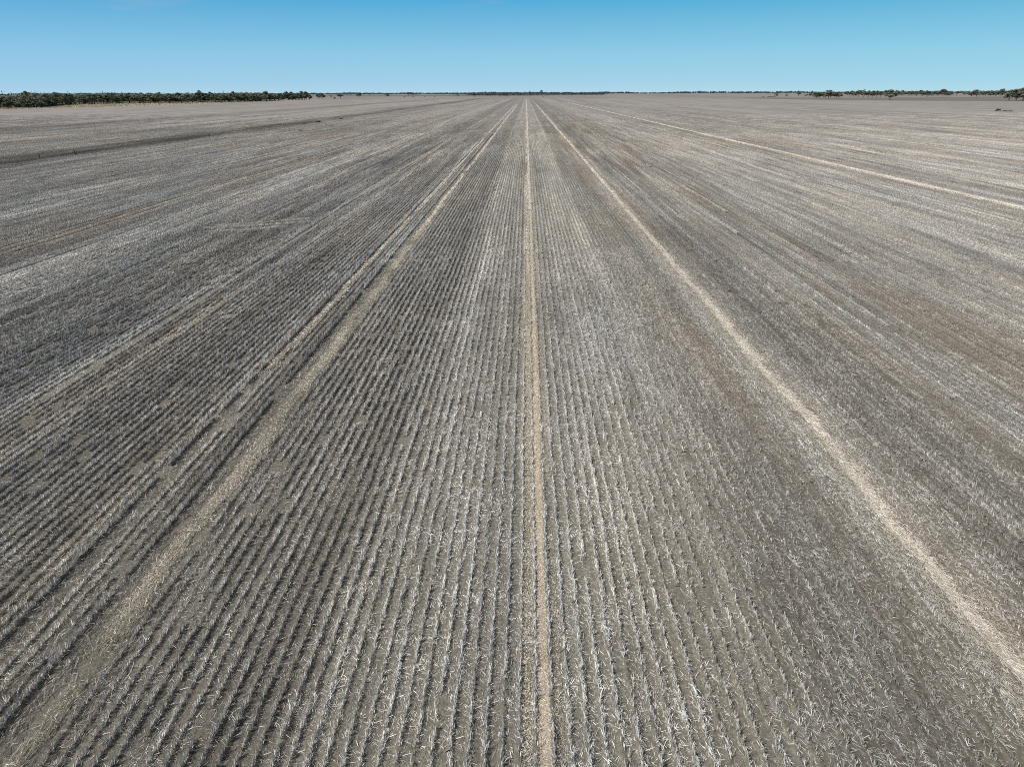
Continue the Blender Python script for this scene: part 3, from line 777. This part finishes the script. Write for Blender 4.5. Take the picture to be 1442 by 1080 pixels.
# ------------------------------------------------------------------ tree masses too far or deep to count
def canopy_mass(name, pos, hts, rad, per, mat, label, leaf=1.0, seed=5):
    rr = np.random.default_rng(seed)
    Vs, Cs = [], []
    for (x, y), hh, r in zip(pos, hts, rad):
        m = per
        d = rr.normal(size=(m, 3)); d /= np.linalg.norm(d, axis=1)[:, None]
        q = rr.uniform(.5, 1.05, m)
        c = np.stack([x + d[:, 0] * r * q, y + d[:, 1] * r * q, hh * .58 + d[:, 2] * hh * .42 * q], 1)
        s = rr.uniform(.5, 1.0, m) * leaf
        u = rr.normal(size=(m, 3)); u /= np.linalg.norm(u, axis=1)[:, None]
        v = np.cross(u, d); v /= np.linalg.norm(v, axis=1)[:, None] + 1e-9
        Vs.append(np.stack([c + u * s[:, None], c + v * s[:, None] * .8, c - u * s[:, None], c - v * s[:, None] * .8], 1).reshape(-1, 3))
        cb = rr.uniform(-.2, .2)
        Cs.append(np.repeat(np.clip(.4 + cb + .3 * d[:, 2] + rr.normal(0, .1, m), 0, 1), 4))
    V = np.concatenate(Vs); F = np.arange(len(V)).reshape(-1, 4)
    o = obj(name, mesh_np(name, V, F, [mat], np.concatenate(Cs)))
    return tag(o, label, 'woodland', kind='stuff')

pos, hts, rad = [], [], []
s = 0
while s < seglen[-1]:
    ex, ey = edge_pt(s)
    for off in np.arange(38, 38 + (380 if ey < 1500 else 260), 13):
        pos.append((ex - off + R.normal(0, 4), ey + R.normal(0, 4))); hts.append(12.0 + 1.4 * float(vnoise2(ex / 30 + off / 30, ey / 30, 7)) + R.normal(0, 1.5) + (R.random() < .06) * 3.5); rad.append(R.uniform(3.5, 7))
    s += 15
canopy_mass('woodland', pos, hts, rad, 34, M_LEAF, 'dense grey green woodland behind the front ranks on the left', 1.1)

pos, hts, rad = [], [], []
for k in range(900):
    x = R.uniform(-330, 430); y = R.uniform(4100, 4700)
    pos.append((x, y)); hts.append(12.2 + R.normal(0, 1.6)); rad.append(R.uniform(6, 11))
for k in range(500):
    x = R.uniform(-1700, -250); y = R.uniform(5600, 6200)
    if vnoise(x / 60, 3) > -.4: pos.append((x, y)); hts.append(14 + R.normal(0, 2.5)); rad.append(R.uniform(7, 13))
for k in range(260):
    x = R.uniform(2300, 5200); y = R.uniform(4600, 5200)
    pos.append((x, y)); hts.append(18 + R.normal(0, 2)); rad.append(R.uniform(9, 16))
canopy_mass('distant_woodland', pos, hts, rad, 26, M_LEAF_HAZE, 'dark blue green belt of trees beyond the field end', 2.6, 6)
pos, hts, rad = [], [], []
for k in range(2600):
    x = R.uniform(-9500, 9500); y = R.uniform(8800, 9700)
    pos.append((x, y)); hts.append((17 + R.normal(0, 3)) * (1 + .35 * float(vnoise(x / 230, 9)))); rad.append(R.uniform(10, 22))
canopy_mass('distant_woodland', pos, hts, rad, 26, M_LEAF_HAZE, 'thin line of trees along the whole horizon', 6, 7)

# dry grass tufts in front of the left woodland
n = 14000
yy = R.uniform(700, 1320, n); xe = np.interp(yy, [p[1] for p in EDGE], [p[0] for p in EDGE])
xf = np.interp(yy, [640, 765, 812, 909, 1003, 1169, 1300], [-488, -480, -468, -455, -447, -440, -442])
xx = xe + (xf - xe) * R.random(n)
base = np.stack([xx, yy, np.full(n, .03)], 1)
V, F = blades(base, R.uniform(0, 6.28, n), R.uniform(.0, .9, n), R.uniform(.3, .9, n), R.uniform(.3, .8, n))
mg, ntg, bg = new_mat('dry grass', .8)
ag = ntg.add('ShaderNodeAttribute', attribute_name='shade')
ntg.put(bg.inputs['Base Color'], ntg.mix(ag.outputs['Fac'], (.34, .31, .215, 1), (.48, .44, .315, 1)))
o = obj('dry_grass', mesh_np('dry_grass', V, F, [mg], np.repeat(R.random(n), 6)))
tag(o, 'dry yellow grass tufts along the foot of the left woodland', 'grass', kind='stuff')

# ------------------------------------------------------------------ small things in the field
def branchy(name, x, y, h_, w_, label, mat, n=9, seed=1, cat_='dead shrub'):
    rr = np.random.default_rng(seed); parts = []
    for k in range(n):
        a = rr.uniform(0, 6.28); l = rr.uniform(.6, 1)
        parts.append(tube([(0, 0, 0), (math.cos(a) * w_ * .25 * l, math.sin(a) * w_ * .25 * l, h_ * .55 * l), (math.cos(a) * w_ * .5 * l, math.sin(a) * w_ * .5 * l, h_ * l)],
                          [.10 * h_ / 2, .07 * h_ / 2, .02], 4))
    V, F = cat(parts)
    o = obj(name, mesh_np(name, V, F, [mat])); o.location = (x, y, 0)
    return tag(o, label, cat_)
branchy('dead_shrub', -104.5, 170.8, 1.7, 1.3, 'thin bare shrub standing in the dark band on the left, nearer one', M_DEAD, 7, 3)
branchy('dead_shrub', -108, 163, 1.3, .6, 'thin bare stick shrub at the far left of the dark band', M_DEAD, 4, 4)
branchy('dead_shrub', -102.6, 241.4, 1.7, .6, 'single dark upright stem further along the dark band', M_DEAD, 4, 5)
def heap(name, x, y, w_, d_, h_, label, mat, seed, cat_, rot=0):
    rr = np.random.default_rng(seed); parts = []
    for k in range(16):
        a = rr.uniform(-.5, .5) + (1.57 if rr.random() < .25 else 0); L = rr.uniform(.3, .6) * w_
        cx, cy = rr.uniform(-.3, .3) * w_, rr.uniform(-.35, .35) * d_
        z = rr.uniform(.1, .75) * h_
        parts.append(tube([(cx - math.cos(a) * L / 2, cy - math.sin(a) * L / 2, z * rr.uniform(.2, 1)), (cx, cy, z + .12 * h_), (cx + math.cos(a) * L / 2, cy + math.sin(a) * L / 2, z * rr.uniform(.2, 1))],
                          [.10 * h_, .16 * h_, .06 * h_], 5))
    V, F = cat(parts)
    o = obj(name, mesh_np(name, V, F, [mat], smooth=True)); o.location = (x, y, 0); o.rotation_euler.z = rot
    return tag(o, label, cat_)
heap('brush_heap', -101, 365.6, 3.0, 1.6, 1.0, 'small dark heap of brush in the dark band on the left', M_DEAD, 6, 'brush heap')
heap('brush_heap', -101.6, 344.7, 2.0, 1.0, .45, 'smaller flat dark heap just left of the small brush heap', M_DEAD, 7, 'brush heap')
heap('brush_heap', -85.6, 285, 2.2, 1.2, .45, 'flat dark heap below the dark band on the left', M_DEAD, 8, 'brush heap')
heap('brush_heap', -101.8, 416, 2.4, 1.4, .6, 'dark heap furthest along the dark band on the left', M_DEAD, 9, 'brush heap')
heap('fallen_branch', 343.5, 560, 4.2, 3.5, 1.9, 'dark heap of fallen timber lying on the stubble near the right edge', M_DEAD, 10, 'fallen timber')
heap('fallen_branch', 346, 552, 9, 1.6, .8, 'low dark limb trailing right from the heap of fallen timber', M_DEAD, 11, 'fallen timber', -.3)
heap('log_heap', 636, 2065, 11, 5, 2.6, 'grey heap of logs on pale ground left of the low dark log line', M_BARK, 12, 'log heap')
heap('fallen_log', 683, 2143, 26, 3, 2.0, 'long low dark log line left of the upright tree', M_DEAD, 13, 'log')
for k, (x, y) in enumerate(((-108, 333.5), (-106.4, 333.4))):
    branchy('stump', x, y, 1.5, .5, ('left' if k == 0 else 'right') + ' one of two small bleached stumps in the dark band', M_PALE, 6, 20 + k, 'stump')

# pale scraped turning marks near the right edge
for k, P in enumerate(([(151.5, 251.6), (147.5, 246), (146.1, 241.4), (143.6, 235.7), (150, 229)], [(157.5, 256), (156.2, 253.6), (152.5, 248), (150.6, 243.3), (150, 235.6), (158, 226)])):
    V = []; w = .75
    P = [np.array(p) for p in P]
    fine = []
    for i in range(len(P) - 1):
        for t_ in np.linspace(0, 1, 6, endpoint=False): fine.append(P[i] * (1 - t_) + P[i + 1] * t_)
    fine = np.array(fine)
    d = np.gradient(fine, axis=0); d /= np.linalg.norm(d, axis=1)[:, None]; nr = np.stack([-d[:, 1], d[:, 0]], 1)
    wv = w * R.uniform(.6, 1.2, len(fine))[:, None]
    V = np.concatenate([np.c_[fine - nr * wv, np.full(len(fine), .14)], np.c_[fine + nr * wv, np.full(len(fine), .14)]])
    m_ = len(fine); F = np.array([(i, i + 1, m_ + i + 1, m_ + i) for i in range(m_ - 1)])
    tag(obj('turning_mark', mesh_np('turning_mark', V, F, [M_TRACK])), ('left' if k == 0 else 'right') + ' of two pale curved tyre marks near the right edge', kind='structure')

# ------------------------------------------------------------------ sky, sun, camera
SUN_EL = math.radians(47)
sd = Vector((-.84, -.54, 0)).normalized()                     # horizontal direction towards the sun
S.world = bpy.data.worlds.new('World'); S.world.use_nodes = True
nt = NT(S.world.node_tree); nt.n.clear()
sky = nt.add('ShaderNodeTexSky', sky_type='NISHITA'); sky.sun_disc = False
sky.sun_elevation = SUN_EL; sky.sun_rotation = math.atan2(sd.x, sd.y)
sky.altitude = 200; sky.air_density = 1.0; sky.dust_density = .35; sky.ozone_density = 2.2
bg = nt.add('ShaderNodeBackground'); bg.inputs['Strength'].default_value = .055
out = nt.add('ShaderNodeOutputWorld')
hs = nt.add('ShaderNodeHueSaturation'); hs.inputs['Saturation'].default_value = .55; nt.l.new(sky.outputs[0], hs.inputs['Color']); nt.l.new(hs.outputs[0], bg.inputs[0])
tc = nt.add('ShaderNodeTexCoord'); sp = nt.add('ShaderNodeSeparateXYZ'); nt.l.new(tc.outputs['Generated'], sp.inputs[0])
el = sp.outputs[2]
# clear blue haze layer near the horizon, deepening quickly with height
lo = nt.ramp(nt.math('MULTIPLY', el, 4.0), [(0, (.435, .685, .815)), (.05, (.365, .645, .805)), (.18, (.275, .595, .790)), (.42, (.095, .425, .700)), (.75, (.045, .26, .55)), (1, (.035, .19, .45))])
side = nt.math('MULTIPLY', nt.math('ADD', sp.outputs[0], .6), .8, clamp=True)
lo = nt.mix(side, nt.mix(1.0, lo, (.96, .94, .99, 1), 'MULTIPLY'), nt.mix(1.0, lo, (1.06, 1.05, 1.0, 1), 'MULTIPLY'))
wisp = nt.noise(nt.vmath('MULTIPLY', tc.outputs['Generated'], (3, 3, 22)), 2.0, 6, .6)
lo = nt.mix(nt.math('MULTIPLY', nt.smooth(wisp, .56, .80), .22), lo, (.45, .50, .62, 1))
bg2 = nt.add('ShaderNodeBackground'); nt.put(bg2.inputs[0], lo); bg2.inputs['Strength'].default_value = 1.0
mxs = nt.add('ShaderNodeMixShader'); nt.put(mxs.inputs[0], nt.smooth(el, .16, .42))
nt.l.new(bg2.outputs[0], mxs.inputs[1]); nt.l.new(bg.outputs[0], mxs.inputs[2]); nt.l.new(mxs.outputs[0], out.inputs[0])

sl = bpy.data.lights.new('sun', 'SUN'); sl.energy = 5.0; sl.angle = math.radians(.53); sl.color = (1, .96, .905)
so = link(bpy.data.objects.new('sun', sl))
d = Vector((sd.x * math.cos(SUN_EL), sd.y * math.cos(SUN_EL), math.sin(SUN_EL)))
so.rotation_euler = d.to_track_quat('Z', 'Y').to_euler(); so.location = d * 100

cam = bpy.data.cameras.new('camera'); co = link(bpy.data.objects.new('camera', cam))
cam.sensor_width = 36; cam.lens = 36 * 1000 / 1442; cam.clip_start = .1; cam.clip_end = 80000
pitch = math.atan(.409); yaw = math.atan(.021 * math.cos(pitch)); roll = -.0025
M = Matrix.Rotation(yaw, 4, 'Z') @ Matrix.Rotation(math.pi / 2 - pitch, 4, 'X') @ Matrix.Rotation(roll, 4, 'Z')
M.translation = (0, 0, 13.2)
co.matrix_world = M
S.camera = co
S.view_settings.view_transform = 'Standard'; S.view_settings.look = 'None'
S.view_settings.exposure = 0; S.view_settings.gamma = 1
S.cycles.use_denoising = False; S.cycles.filter_width = 1.0
S.cycles.max_bounces = 4; S.cycles.diffuse_bounces = 2
print('left woodland trees', cnt)
